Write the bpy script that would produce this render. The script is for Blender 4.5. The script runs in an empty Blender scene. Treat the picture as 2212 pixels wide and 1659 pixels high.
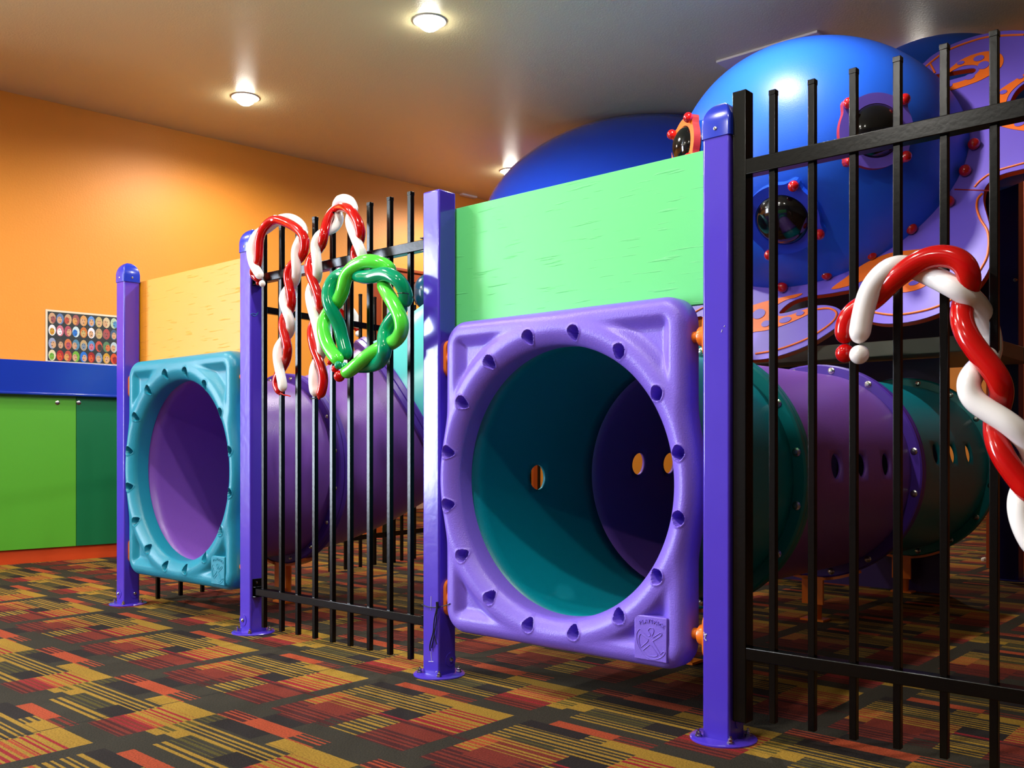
import bpy, bmesh, math, random
from math import sin, cos, pi, sqrt, radians, hypot, atan2
from mathutils import Vector, Matrix
from mathutils.geometry import tessellate_polygon
random.seed(7)
scene = bpy.context.scene
COL = scene.collection

# ------------------------------------------------------------------ camera
F_PX, YAW, Y0 = 2056.526, -0.7253, 967.354
CAM = Vector((1.6868, -2.0671, 0.717))
RT = Vector((cos(YAW), -sin(YAW), 0)); FW = Vector((sin(YAW), cos(YAW), 0)); UP = Vector((0, 0, 1))
cam = bpy.data.cameras.new('camera'); camo = bpy.data.objects.new('camera', cam); COL.objects.link(camo)
camo.location = CAM; camo.rotation_euler = (pi/2, 0, -YAW)
cam.sensor_width = 36; cam.lens = F_PX/2212*36; cam.shift_y = (Y0-829.5)/2212; cam.clip_start = 0.05
scene.camera = camo

def ray(x, y): return RT*((x-1106)/F_PX) + FW + UP*((Y0-y)/F_PX)
def onY(x, y, Y): d = ray(x, y); return CAM + d*((Y-CAM.y)/d.y)
def onX(x, y, X): d = ray(x, y); return CAM + d*((X-CAM.x)/d.x)
def onZ(x, y, Z): d = ray(x, y); return CAM + d*((Z-CAM.z)/d.z)
def onP(x, y, o, n): d = ray(x, y); return CAM + d*(((o-CAM).dot(n))/d.dot(n))
def atD(x, y, D): return CAM + ray(x, y)*D

# ------------------------------------------------------------------ helpers
def lin(c):
    c = [v/255 for v in c]
    return tuple((v/12.92 if v <= .04045 else ((v+.055)/1.055)**2.4) for v in c) + (1,)
MATS = {}
def mat(name, rgb, rough=.5, coat=0., metal=0., bump=0., bscale=60., var=0., spec=.5, trans=0., alpha=1., ior=1.45, sheen=0.):
    m = bpy.data.materials.new(name); m.use_nodes = True
    nt = m.node_tree; b = nt.nodes['Principled BSDF']
    b.inputs['Base Color'].default_value = lin(rgb); b.inputs['Roughness'].default_value = rough
    b.inputs['Coat Weight'].default_value = coat; b.inputs['Coat Roughness'].default_value = .12
    b.inputs['Metallic'].default_value = metal; b.inputs['Specular IOR Level'].default_value = spec
    b.inputs['Transmission Weight'].default_value = trans; b.inputs['IOR'].default_value = ior
    b.inputs['Sheen Weight'].default_value = sheen; b.inputs['Alpha'].default_value = alpha
    tc = nt.nodes.new('ShaderNodeTexCoord')
    if var:
        n = nt.nodes.new('ShaderNodeTexNoise'); n.inputs['Scale'].default_value = 6; n.inputs['Detail'].default_value = 6
        nt.links.new(tc.outputs['Object'], n.inputs['Vector'])
        mx = nt.nodes.new('ShaderNodeHueSaturation'); mx.inputs['Color'].default_value = lin(rgb)
        mr = nt.nodes.new('ShaderNodeMapRange'); mr.inputs['To Min'].default_value = 1-var; mr.inputs['To Max'].default_value = 1+var
        nt.links.new(n.outputs['Fac'], mr.inputs['Value']); nt.links.new(mr.outputs[0], mx.inputs['Value'])
        nt.links.new(mx.outputs[0], b.inputs['Base Color'])
    if bump:
        n = nt.nodes.new('ShaderNodeTexNoise'); n.inputs['Scale'].default_value = bscale; n.inputs['Detail'].default_value = 3
        nt.links.new(tc.outputs['Object'], n.inputs['Vector'])
        bp = nt.nodes.new('ShaderNodeBump'); bp.inputs['Strength'].default_value = bump; bp.inputs['Distance'].default_value = .01
        nt.links.new(n.outputs['Fac'], bp.inputs['Height']); nt.links.new(bp.outputs[0], b.inputs['Normal'])
    MATS[name] = m; return m

class MB:
    def __init__(s): s.v = []; s.f = []; s.m = []; s.ms = []
    def mi(s, m):
        if m not in s.ms: s.ms.append(m)
        return s.ms.index(m)
    def add(s, vs, fs, m=None):
        o = len(s.v); s.v += [tuple(v) for v in vs]; k = s.mi(m)
        for f in fs: s.f.append(tuple(i+o for i in f)); s.m.append(k)
        return s
    def box(s, a, b, m=None, M=None):
        (x0, y0, z0), (x1, y1, z1) = a, b
        vs = [Vector(p) for p in ((x0,y0,z0),(x1,y0,z0),(x1,y1,z0),(x0,y1,z0),(x0,y0,z1),(x1,y0,z1),(x1,y1,z1),(x0,y1,z1))]
        if M: vs = [M @ v for v in vs]
        return s.add(vs, [(0,3,2,1),(4,5,6,7),(0,1,5,4),(1,2,6,5),(2,3,7,6),(3,0,4,7)], m)
    def tube(s, pts, rad, n=12, m=None, cap=True, closed=False):
        pts = [Vector(p) for p in pts]; N = len(pts)
        rad = rad if isinstance(rad, (list, tuple)) else [rad]*N
        T = []
        for i in range(N):
            a = pts[i-1] if (i or closed) else pts[0]; b = pts[(i+1) % N] if (i < N-1 or closed) else pts[-1]
            t = (b-a); T.append(t.normalized() if t.length > 1e-9 else (T[-1] if T else Vector((0,0,1))))
        ref = Vector((0,0,1)) if abs(T[0].z) < .9 else Vector((1,0,0))
        u = T[0].cross(ref).normalized(); vs = []; 
        for i in range(N):
            u = (u - T[i]*u.dot(T[i])).normalized(); w = T[i].cross(u)
            for k in range(n):
                a = 2*pi*k/n; vs.append(pts[i] + (u*cos(a)+w*sin(a))*rad[i])
        fs = []
        R = N if closed else N-1
        for i in range(R):
            j = (i+1) % N
            for k in range(n): fs.append((i*n+k, i*n+(k+1) % n, j*n+(k+1) % n, j*n+k))
        if cap and not closed: fs += [tuple(range(n-1, -1, -1)), tuple((N-1)*n+k for k in range(n))]
        return s.add(vs, fs, m)
    def lathe(s, prof, o, axis, n=32, m=None, u=None):
        axis = Vector(axis).normalized(); ref = Vector((0,0,1)) if abs(axis.z) < .9 else Vector((1,0,0))
        u = axis.cross(ref).normalized(); w = axis.cross(u); o = Vector(o); vs = []
        for r, h in prof:
            for k in range(n):
                a = 2*pi*k/n; vs.append(o + axis*h + (u*cos(a)+w*sin(a))*max(r, 1e-5))
        fs = [(i*n+k, (i+1)*n+k, (i+1)*n+(k+1) % n, i*n+(k+1) % n) for i in range(len(prof)-1) for k in range(n)]
        return s.add(vs, fs, m)
    def ball(s, c, r, m=None, n=20, sq=(1,1,1), M=None):
        vs = []; c = Vector(c); K = n//2
        for i in range(K+1):
            for k in range(n):
                a = pi*i/K; b = 2*pi*k/n; p = Vector((r*sin(a)*cos(b)*sq[0], r*sin(a)*sin(b)*sq[1], r*cos(a)*sq[2]))
                vs.append(c + (M @ p if M else p))
        return s.add(vs, [(i*n+k, (i+1)*n+k, (i+1)*n+(k+1) % n, i*n+(k+1) % n) for i in range(K) for k in range(n)], m)
    def build(s, name, m=None, parent=None, smooth=True, bevel=0, seg=2, ang=40, solid=0):
        me = bpy.data.meshes.new(name); me.from_pydata([tuple(v) for v in s.v], [], s.f); me.validate()
        ms = [x or m for x in s.ms] or [m]
        for x in ms: me.materials.append(MATS[x] if isinstance(x, str) else x)
        if len(me.polygons) == len(s.m): me.polygons.foreach_set('material_index', s.m)
        bm = bmesh.new(); bm.from_mesh(me); bmesh.ops.remove_doubles(bm, verts=bm.verts, dist=1e-6)
        bmesh.ops.recalc_face_normals(bm, faces=bm.faces)
        bm.to_mesh(me); bm.free()
        if smooth:
            me.polygons.foreach_set('use_smooth', [True]*len(me.polygons)); me.set_sharp_from_angle(angle=radians(ang))
        o = bpy.data.objects.new(name, me); COL.objects.link(o)
        if parent:
            o.parent = parent; o.matrix_parent_inverse = parent_world(parent).inverted()
        if solid: 
            md = o.modifiers.new('wall', 'SOLIDIFY'); md.thickness = solid; md.offset = 0
        if bevel:
            md = o.modifiers.new('edge', 'BEVEL'); md.width = bevel; md.segments = seg; md.limit_method = 'ANGLE'; md.angle_limit = radians(35)
        return o
def parent_world(p):
    M = Matrix.LocRotScale(p.location, p.rotation_euler, p.scale)
    return (parent_world(p.parent) @ p.matrix_parent_inverse @ M) if p.parent else M
def tag(o, label=None, cat=None, group=None, kind=None):
    if label: o['label'] = label
    if cat: o['category'] = cat
    if group: o['group'] = group
    if kind: o['kind'] = kind
    return o
def thing(name, loc, label, cat, group=None):
    o = bpy.data.objects.new(name, None); COL.objects.link(o); o.location = loc; o.empty_display_size = .1
    return tag(o, label, cat, group)
def smooth_path(P, sub=8):
    P = [Vector(p) for p in P]; out = []
    for i in range(len(P)-1):
        p0 = P[max(i-1, 0)]; p1 = P[i]; p2 = P[i+1]; p3 = P[min(i+2, len(P)-1)]
        for k in range(sub):
            t = k/sub
            out.append(.5*((2*p1)+(p2-p0)*t+(2*p0-5*p1+4*p2-p3)*t*t+(3*p1-p0-3*p2+p3)*t**3))
    out.append(P[-1]); return out
def sstep(a, b, x):
    t = min(1, max(0, (x-a)/(b-a))); return t*t*(3-2*t)
def poly_slab(mb, outer, holes, n, t0, t1, mf, ms):
    """flat polygon with holes, front at +n*t0, back at +n*t1"""
    loops = [outer]+holes; pts = [p for l in loops for p in l]
    tri = tessellate_polygon([[Vector(p) for p in l] for l in loops])
    A = [Vector(p)+n*t0 for p in pts]; B = [Vector(p)+n*t1 for p in pts]; N = len(pts)
    mb.add(A, [tuple(t) for t in tri], mf); mb.add(B, [tuple(t)[::-1] for t in tri], ms)
    k = 0
    for l in loops:
        L = len(l); idx = [k+i for i in range(L)]
        for i in range(L):
            a, b = idx[i], idx[(i+1) % L]
            mb.add([A[a], A[b], B[b], B[a]], [(0,1,2,3)], ms)
        k += L

# ------------------------------------------------------------------ materials
mat('wall_orange', (236, 150, 48), .5, bump=.1, bscale=90, var=.03)
mat('ceiling_paint', (214, 203, 160), .36, bump=.15, bscale=120)
mat('wall_dim', (96, 78, 70), .7)
mat('wall_far', (190, 105, 30), .7)
mat('red_orange', (196, 66, 18), .45, var=.08)
mat('counter_blue', (16, 50, 168), .22, coat=.4)
mat('laminate_lime', (84, 164, 46), .35)
mat('laminate_green', (14, 104, 62), .35)
mat('post_violet', (74, 52, 190), .2, coat=.55, bump=.06, bscale=35, var=.04)
mat('cap_blue', (28, 52, 185), .25, coat=.4)
mat('plastic_purple', (124, 98, 214), .36, bump=.12, bscale=260)
mat('plastic_teal', (26, 134, 160), .36, bump=.12, bscale=260)
mat('tube_teal', (0, 126, 142), .34, bump=.1, bscale=240)
mat('tube_purple', (122, 78, 174), .34, bump=.1, bscale=240)
mat('tube_aqua', (90, 200, 200), .3)
mat('flange_purple', (72, 42, 150), .35)
mat('flange_teal', (0, 116, 120), .35)
mat('dome_blue', (30, 92, 214), .42, bump=.08, bscale=260)
mat('dome_back', (26, 72, 214), .12, coat=.6)
mat('hdpe_purple', (112, 88, 206), .42)
mat('hdpe_orange', (246, 112, 22), .45)
mat('hdpe_core', (214, 62, 16), .45)
mat('groove_red', (150, 26, 30), .5)
mat('bubble_black', (8, 8, 9), .09, coat=.35, spec=.5)
mat('red_knob', (176, 14, 18), .16, coat=.6)
mat('clamp_orange', (236, 118, 20), .28, coat=.3)
mat('steel', (190, 188, 184), .22, metal=1)
mat('black_metal', (3, 3, 3), .24, spec=.32, coat=.0, bump=.025, bscale=80)
mat('balloon_white', (246, 242, 240), .16, coat=.5)
mat('balloon_red', (206, 12, 12), .1, coat=.8, trans=.25, ior=1.2)
mat('balloon_lime', (84, 224, 66), .14, coat=.6)
mat('balloon_emerald', (0, 150, 104), .1, coat=.8, trans=.15, ior=1.1)
mat('wire_black', (8, 14, 14), .5)
mat('trim_white', (225, 218, 205), .5)
mat('door_wood', (150, 62, 16), .35, var=.1)
mat('deck_grey', (120, 124, 112), .5)
mat('dark_violet', (46, 26, 84), .4)
mat('navy_dark', (12, 12, 44), .4)
mat('navy_post', (22, 22, 92), .35)
mat('vent_metal', (215, 205, 205), .5)
mat('dark_void', (20, 19, 20), .8)
mat('paper_white', (225, 222, 205), .7)
mat('lamp_trim', (215, 205, 190), .35)
def emis(name, rgb, st):
    m = bpy.data.materials.new(name); m.use_nodes = True; b = m.node_tree.nodes['Principled BSDF']
    b.inputs['Base Color'].default_value = (.8,.8,.8,1); b.inputs['Emission Color'].default_value = lin(rgb); b.inputs['Emission Strength'].default_value = st
    MATS[name] = m
emis('lamp_glow', (255, 250, 236), 60)

def board_material(name, rgb):
    m = mat(name, rgb, .42); nt = m.node_tree; b = nt.nodes['Principled BSDF']; L = nt.links
    tc = nt.nodes.new('ShaderNodeTexCoord'); mp = nt.nodes.new('ShaderNodeMapping'); mp.inputs['Scale'].default_value = (5, 1, 70)
    n = nt.nodes.new('ShaderNodeTexNoise'); n.inputs['Scale'].default_value = 1.5; n.inputs['Detail'].default_value = 5
    L.new(tc.outputs['Object'], mp.inputs['Vector']); L.new(mp.outputs[0], n.inputs['Vector'])
    cr = nt.nodes.new('ShaderNodeValToRGB'); cr.color_ramp.elements[0].position = .62; cr.color_ramp.elements[1].position = .7
    L.new(n.outputs['Fac'], cr.inputs['Fac'])
    bp = nt.nodes.new('ShaderNodeBump'); bp.inputs['Strength'].default_value = .5; bp.inputs['Distance'].default_value = .0025
    L.new(cr.outputs[0], bp.inputs['Height']); L.new(bp.outputs[0], b.inputs['Normal'])
board_material('board_green', (98, 210, 122)); board_material('board_yellow', (232, 150, 26))

# ---- carpet: striped rectangles, repeat 0.61 m along the stripes and 0.865 m across
def carpet():
    m = bpy.data.materials.new('carpet'); m.use_nodes = True; MATS['carpet'] = m
    nt = m.node_tree; N = nt.nodes; L = nt.links; b = N['Principled BSDF']; b.inputs['Roughness'].default_value = .95
    b.inputs['Specular IOR Level'].default_value = .15
    def math_(op, a, c=None, d=None):
        n = N.new('ShaderNodeMath'); n.operation = op
        for i, v in enumerate((a, c, d)):
            if v is None: continue
            if isinstance(v, (int, float)): n.inputs[i].default_value = v
            else: L.new(v, n.inputs[i])
        return n.outputs[0]
    geo = N.new('ShaderNodeNewGeometry'); sp = N.new('ShaderNodeSeparateXYZ'); L.new(geo.outputs['Position'], sp.inputs[0])
    wn = N.new('ShaderNodeTexNoise'); wn.inputs['Scale'].default_value = 260; L.new(geo.outputs['Position'], wn.inputs['Vector'])
    wob = math_('MULTIPLY', math_('SUBTRACT', wn.outputs['Fac'], .5), .0045)
    X = math_('ADD', sp.outputs[0], wob); Y = math_('ADD', math_('ADD', sp.outputs[1], math_('MULTIPLY', sp.outputs[0], .015)), wob)
    u = math_('MULTIPLY', math_('FRACT', math_('DIVIDE', math_('ADD', X, 1.22), .61)), .61)
    d = math_('FRACT', math_('DIVIDE', math_('SUBTRACT', -.155, Y), .865))     # 0..1 going towards the viewer
    DK = (62,57,46); DK2 = (46,39,37); YE = (178,138,48); OR = (186,80,46); RD = (166,38,46); R2 = (134,52,38); DR = (82,36,34); OL = (96,86,38)
    # per u-segment: list of (d0 metres, base colour, stripe colour)
    S = {
     (.00,.06): [(0,DK,DK),(.22,DR,DK),(.24,DK,DK),(.47,DR,OR),(.53,DK,OL),(.60,OL,YE),(.67,OL,YE),(.70,YE,YE),(.73,DK,DK)],
     (.06,.12): [(0,DK2,DK2),(.05,DK,YE),(.16,OR,YE),(.22,OR,YE),(.29,DR,R2),(.40,DK,DK),(.47,DR,OR),(.53,DK2,DK2),(.59,DK,YE),(.66,YE,YE),(.71,DK,DK),(.74,DK,DK)],
     (.12,.26): [(0,DK2,DK2),(.05,DK,YE),(.13,DK,OL),(.16,R2,YE),(.25,R2,R2),(.32,DR,R2),(.42,DK2,DK2),(.47,OR,OR),(.53,DK2,DK2),(.59,DK,YE),(.67,DK,OL),(.73,DK,YE),(.78,DK,DK),(.82,OR,OR),(.862,DK2,DK2)],
     (.26,.32): [(0,DK,YE),(.05,DK,YE),(.16,R2,YE),(.25,DR,R2),(.34,DR,DK),(.40,DK,DK),(.47,OR,OR),(.53,DK,DK),(.59,DK,YE),(.67,DK,OL),(.73,DK,YE),(.78,DK,DK),(.82,OR,OR)],
     (.32,.43): [(0,YE,YE),(.05,DK,YE),(.115,DK2,YE),(.16,DK2,DK2),(.22,DR,RD),(.245,DK,YE),(.40,DK,DK),(.47,DK,OR),(.53,YE,YE),(.58,DK,YE),(.64,DK2,YE),(.665,DK2,DK2),(.73,DK,YE),(.78,DK,DK),(.82,R2,DK)],
     (.43,.61): [(0,YE,YE),(.055,YE,RD),(.125,OR,YE),(.16,RD,YE),(.22,DR,R2),(.25,R2,R2),(.31,DR,R2),(.40,DK,DK),(.53,YE,YE),(.585,YE,RD),(.655,OR,YE),(.70,R2,RD),(.745,DR,R2),(.80,DK,DK)],
    }
    def ramp(stops, k):
        r = N.new('ShaderNodeValToRGB'); r.color_ramp.interpolation = 'CONSTANT'; e = r.color_ramp.elements
        for i, s in enumerate(stops):
            p = s[0]/.865
            if i < 2: el = e[i]; el.position = p
            else: el = e.new(p)
            el.color = lin(s[k])
        L.new(d, r.inputs['Fac']); return r.outputs[0]
    stn = N.new('ShaderNodeTexNoise'); stn.noise_dimensions = '1D'; stn.inputs['Scale'].default_value = 34; stn.inputs['Detail'].default_value = 0
    L.new(Y, stn.inputs['W'])
    saw = math_('SINE', math_('ADD', math_('MULTIPLY', Y, 2*pi/.020), math_('MULTIPLY', stn.outputs['Fac'], 5.)))
    mask = math_('SMOOTH_MIN', 1., math_('MAXIMUM', 0., math_('ADD', math_('MULTIPLY', saw, 2.6), .1)), .05)
    col = None
    for (a, c), stops in S.items():
        A = ramp(stops, 1); B = ramp(stops, 2)
        mx = N.new('ShaderNodeMix'); mx.data_type = 'RGBA'; L.new(mask, mx.inputs['Factor']); L.new(A, mx.inputs['A']); L.new(B, mx.inputs['B'])
        if col is None: col = mx.outputs['Result']
        else:
            g = math_('GREATER_THAN', u, a); m2 = N.new('ShaderNodeMix'); m2.data_type = 'RGBA'
            L.new(g, m2.inputs['Factor']); L.new(col, m2.inputs['A']); L.new(mx.outputs['Result'], m2.inputs['B']); col = m2.outputs['Result']
    n1 = N.new('ShaderNodeTexNoise'); n1.inputs['Detail'].default_value = 3; n1.inputs['Scale'].default_value = 210; L.new(geo.outputs['Position'], n1.inputs['Vector'])
    n2 = N.new('ShaderNodeTexNoise'); n2.inputs['Scale'].default_value = 3; n2.inputs['Detail'].default_value = 4; L.new(geo.outputs['Position'], n2.inputs['Vector'])
    val = math_('MULTIPLY', math_('ADD', math_('MULTIPLY', n1.outputs['Fac'], 1.5), math_('ADD', math_('MULTIPLY', n2.outputs['Fac'], .3), .1)), .56)
    hs = N.new('ShaderNodeHueSaturation'); hs.inputs['Saturation'].default_value = 1.0; L.new(val, hs.inputs['Value']); L.new(col, hs.inputs['Color'])
    # tile joints
    j = math_('COMPARE', sp.outputs[0], -.805, .0022)
    mj = N.new('ShaderNodeMix'); mj.data_type = 'RGBA'; L.new(j, mj.inputs['Factor']); L.new(hs.outputs[0], mj.inputs['A']); mj.inputs['B'].default_value = (.01,.009,.008,1)
    L.new(mj.outputs['Result'], b.inputs['Base Color'])
    bp = N.new('ShaderNodeBump'); bp.inputs['Strength'].default_value = .5; bp.inputs['Distance'].default_value = .003
    L.new(n1.outputs['Fac'], bp.inputs['Height']); L.new(bp.outputs[0], b.inputs['Normal'])
carpet()

# ------------------------------------------------------------------ room shell
H = 2.93
WU = Vector((.118, 1, 0)).normalized(); WN = Vector((WU.y, -WU.x, 0))        # wall direction and its inward normal
WO = Vector((-4.621, 0, 0))
def wp(Y, off=0., z=0.):  # point on the left wall at a given Y, off metres in front of it
    return WO + WU*(Y/WU.y) + WN*off + UP*z
def wall_box(mb, Ya, Yb, o0, o1, z0, z1, m=None):
    vs = [wp(Ya,o0,z0), wp(Yb,o0,z0), wp(Yb,o1,z0), wp(Ya,o1,z0), wp(Ya,o0,z1), wp(Yb,o0,z1), wp(Yb,o1,z1), wp(Ya,o1,z1)]
    return mb.add(vs, [(0,3,2,1),(4,5,6,7),(0,1,5,4),(1,2,6,5),(2,3,7,6),(3,0,4,7)], m)
def struct(o): o['kind'] = 'structure'; return o
struct(MB().box((-8, -6.2, -.1), (6, 9, 0)).build('floor', 'carpet', smooth=False))
struct(MB().box((-8, -6.2, H), (6, 9, H+.1)).build('ceiling', 'ceiling_paint', smooth=False))
DY0, DY1, DZ = 3.03, 4.7, 2.10
WY0, WY1, WZ0, WZ1 = -4.6, -2.7, .2, 2.75
w = MB()
wall_box(w, -6.1, WY0, -.12, 0, 0, H); wall_box(w, WY0, WY1, -.12, 0, 0, WZ0); wall_box(w, WY0, WY1, -.12, 0, WZ1, H)
wall_box(w, WY1, DY0, -.12, 0, 0, H); wall_box(w, DY0, DY1, -.12, 0, DZ, H); wall_box(w, DY1, 9, -.12, 0, 0, H)
struct(w.build('wall_left', 'wall_orange', smooth=False))
struct(MB().box((-8, 8.6, 0), (6, 8.7, H)).build('wall_back', 'wall_orange', smooth=False))
struct(MB().box((5.4, -6.1, 0), (5.5, 8.6, H)).build('wall_right', 'wall_dim', smooth=False))
struct(MB().box((-6, -6.2, 0), (5.4, -6.1, H)).build('wall_front', 'wall_dim', smooth=False))
# room beyond the doorway
w = MB(); w.box((-6.7, 2.2, 0), (-6.6, 8.6, H))
struct(w.build('wall_far', 'wall_orange', smooth=False))
struct(MB().box((-6.6, 2.2, 0), (-4.5, 2.3, H)).build('wall_side', 'wall_orange', smooth=False))
struct(MB().box((-6.6, 2.3, 0), (-6.57, 8.6, .09)).build('baseboard_far', 'trim_white', smooth=False))
w = MB(); wall_box(w, 1.97, DY0-.09, 0, .012, 0, .09)
struct(w.build('baseboard_left', 'red_orange', smooth=False))
d = thing('door_1', wp(DY0), None, None); d['kind'] = 'structure'
f = MB(); wall_box(f, DY0-.09, DY1+.09, 0, .025, DZ, DZ+.1); wall_box(f, DY0-.09, DY0, 0, .022, 0, DZ); wall_box(f, DY1, DY1+.09, 0, .022, 0, DZ)
wall_box(f, DY0-.1, DY1+.1, .02, .04, DZ+.075, DZ+.1)
struct(f.build('door_frame', 'door_wood', d, smooth=False, bevel=.004))
win = thing('window_1', wp(-3.65), None, None); win['kind'] = 'structure'
f = MB()
for a in (WY0, -3.97, -3.34, WY1-.06): wall_box(f, a, a+.06, -.1, -.04, WZ0, WZ1)
wall_box(f, WY0, WY1, -.1, -.04, WZ0, WZ0+.06); wall_box(f, WY0, WY1, -.1, -.04, WZ1-.06, WZ1)
struct(f.build('window_frame', 'trim_white', win, smooth=False))
g = bpy.data.materials.new('window_glass'); g.use_nodes = True; gn = g.node_tree
tr = gn.nodes.new('ShaderNodeBsdfTransparent'); gl = gn.nodes.new('ShaderNodeBsdfGlossy'); gl.inputs['Roughness'].default_value = .02
mxs = gn.nodes.new('ShaderNodeMixShader'); mxs.inputs[0].default_value = .06; gn.links.new(tr.outputs[0], mxs.inputs[1]); gn.links.new(gl.outputs[0], mxs.inputs[2])
gn.links.new(mxs.outputs[0], gn.nodes['Material Output'].inputs[0]); MATS['window_glass'] = g
#; g.use_nodes = True; gb = g.node_tree.nodes['Principled BSDF']
#gb gb.inputs['Roughness'].default_value = 0; gb.inputs['IOR'].default_value = 1.02; MATS['window_glass'] = g
f = MB(); f.add([wp(WY0,-.07,WZ0), wp(WY1,-.07,WZ0), wp(WY1,-.07,WZ1), wp(WY0,-.07,WZ1)], [(0,1,2,3)])
struct(f.build('window_pane', 'window_glass', win, smooth=False))

# ------------------------------------------------------------------ lights
def area(name, loc, rot, sx, sy, p, col):
    l = bpy.data.lights.new(name, 'AREA'); l.shape = 'RECTANGLE'; l.size = sx; l.size_y = sy; l.energy = p; l.color = col
    o = bpy.data.objects.new(name, l); COL.objects.link(o); o.location = loc; o.rotation_euler = rot; return o
dl = area('window_daylight', wp(-3.65, -.35, 1.5), (0,0,0), 2.6, 2.9, 1100, (.72, .84, 1))
dl.rotation_euler = Vector((-WN.x, -WN.y, 0)).to_track_quat('Z', 'Y').to_euler()
LAMPS = []
POS = [(-1.906, 1.342, 'recessed ceiling spotlight at the top edge, brightest and nearest of the three in view'),
       (-3.559, 1.313, 'recessed ceiling spotlight above the orange wall, between the other two'),
       (-3.37, 3.62, 'small far recessed ceiling spotlight beside the blue dome'),
       (-1.72, 3.64, None), (-.22, 3.66, None), (-.2, 1.34, None), (1.5, 1.36, None), (1.45, 3.7, None), (-3.5, -1.0, None), (-1.86, -1.0, None), (-.2, -1.05, None), (.9, -1.5, None),
       (-3.5, -3.4, None), (-.2, -3.4, None), (1.6, -3.4, None), (3.4, -1.0, None), (3.4, 1.4, None), (-1.8, 6.0, None), (.6, 6.0, None)]
POS = [p for p in POS if p[:2] not in ((1.5, 1.36), (1.45, 3.7), (1.6, -3.4), (3.4, -1.0), (3.4, 1.4), (.6, 6.0))]
PW_ = {(.9, -1.5): 60, (-3.559, 1.313): 92, (-3.5, -1.0): 85, (-.22, 3.66): 60, (-1.72, 3.64): 70}
for i, (x, y, lab) in enumerate(POS):
    t = thing('ceiling_light', (x, y, H), lab or 'recessed ceiling spotlight out of the picture', 'light', 'recessed ceiling spotlights')
    MB().lathe([(.062,.002),(.064,-.004),(.085,-.006),(.088,0)], (x,y,H), (0,0,1), 32).build('trim_ring', 'lamp_trim', t)
    MB().lathe([(0,-.05),(.03,-.046),(.05,-.032),(.058,-.008),(.058,-.001)], (x,y,H), (0,0,1), 24).build('bulb', 'lamp_glow', t)
    l = bpy.data.lights.new('spot', 'SPOT'); l.energy = PW_.get((x, y), 125); l.spot_size = radians(172); l.spot_blend = .5; l.shadow_soft_size = .05; l.color = (1, .96, .89)
    o = bpy.data.objects.new('spot', l); COL.objects.link(o); o.location = (x, y, H-.065)
FILL_BACK = bpy.data.lights.new('side_room_fill', 'POINT'); FILL_BACK.energy = 60; FILL_BACK.color = (1,.93,.8); FILL_BACK.shadow_soft_size = .15  # unseen light added to brighten the room beyond the doorway
o = bpy.data.objects.new('side_room_fill', FILL_BACK); COL.objects.link(o); o.location = (-5.6, 5.4, 2.5)
wd = bpy.data.worlds.new('sky'); scene.world = wd; wd.use_nodes = True
wd.node_tree.nodes['Background'].inputs[0].default_value = (.6, .75, 1, 1); wd.node_tree.nodes['Background'].inputs[1].default_value = 1.0

# ceiling vent and sensor
v = thing('ceiling_vent', (-.745, 3.08, H), 'square metal ceiling vent partly hidden behind the big blue dome', 'vent')
f = MB(); a, b_ = -1.05, -.45; c0, c1 = 2.78, 3.38
for (p, q) in (((a,c0),(b_,c0+.11)), ((a,c1-.06),(b_,c1)), ((a,c0+.11),(a+.11,c1-.06)), ((b_-.06,c0+.11),(b_,c1-.06))): f.box((p[0],p[1],H-.012), (q[0],q[1],H))
f.build('frame', 'vent_metal', v, smooth=False)
MB().box((a+.11,c0+.11,H-.004), (b_-.06,c1-.06,H-.001)).build('duct_opening', 'dark_void', v, smooth=False)
for k in range(7):
    y = c0+.14+k*.06
    MB().box((a+.11,-.02,-.001), (b_-.06,.02,.001), None, Matrix.Translation((0,y,H-.012)) @ Matrix.Rotation(.3, 4, 'X')).build('louvre', 'vent_metal', v, smooth=False)
p = onP(1008, 424, wp(0), WN)
s = MB(); s.box((-.02,-.085,-.022), (.03,.085,.022), None, Matrix.Translation(p+WN*.02+UP*.01) @ Matrix.Rotation(-atan2(.118,1), 4, 'Z'))
tag(s.build('wall_sensor', 'trim_white', bevel=.008), 'small white sensor box high on the orange wall just under the ceiling', 'sensor')

# ------------------------------------------------------------------ counter and poster
ct = thing('service_counter', wp(.6), 'low counter with blue band over lime and dark green panels on the orange wall', 'counter')
YE_ = 1.95; YS_ = -1.9
f = MB(); wall_box(f, YS_, YE_, .005, .13, 1.045, 1.258); wall_box(f, YS_, YE_, .13, .14, 1.045, 1.062)
f.build('ledge', 'counter_blue', ct, bevel=.008)
Yseam = .655
f = MB(); wall_box(f, -.62, Yseam-.001, .005, .1, .088, 1.045); o = f.build('panel', 'laminate_lime', ct, smooth=False, bevel=.002); o['label'] = 'lime green panel'
f = MB(); wall_box(f, Yseam+.001, YE_-.01, .005, .1, .088, 1.045); o = f.build('panel', 'laminate_green', ct, smooth=False, bevel=.002); o['label'] = 'dark green panel'
f = MB(); wall_box(f, YS_, -.622, .005, .1, .088, 1.045); o = f.build('panel', 'laminate_green', ct, smooth=False, bevel=.002); o['label'] = 'dark green panel'
f = MB(); wall_box(f, YS_, YE_-.02, .005, .085, 0, .088); f.build('kickboard', 'red_orange', ct, smooth=False)
for px, py in ((124, 870), (170, 870)):
    q = onP(px, py, wp(0, .1), WN)
    MB().lathe([(.014,0),(.014,.003),(.007,.006),(.0,.006)], q, WN, 16).build('bolt', 'steel', ct)

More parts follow.
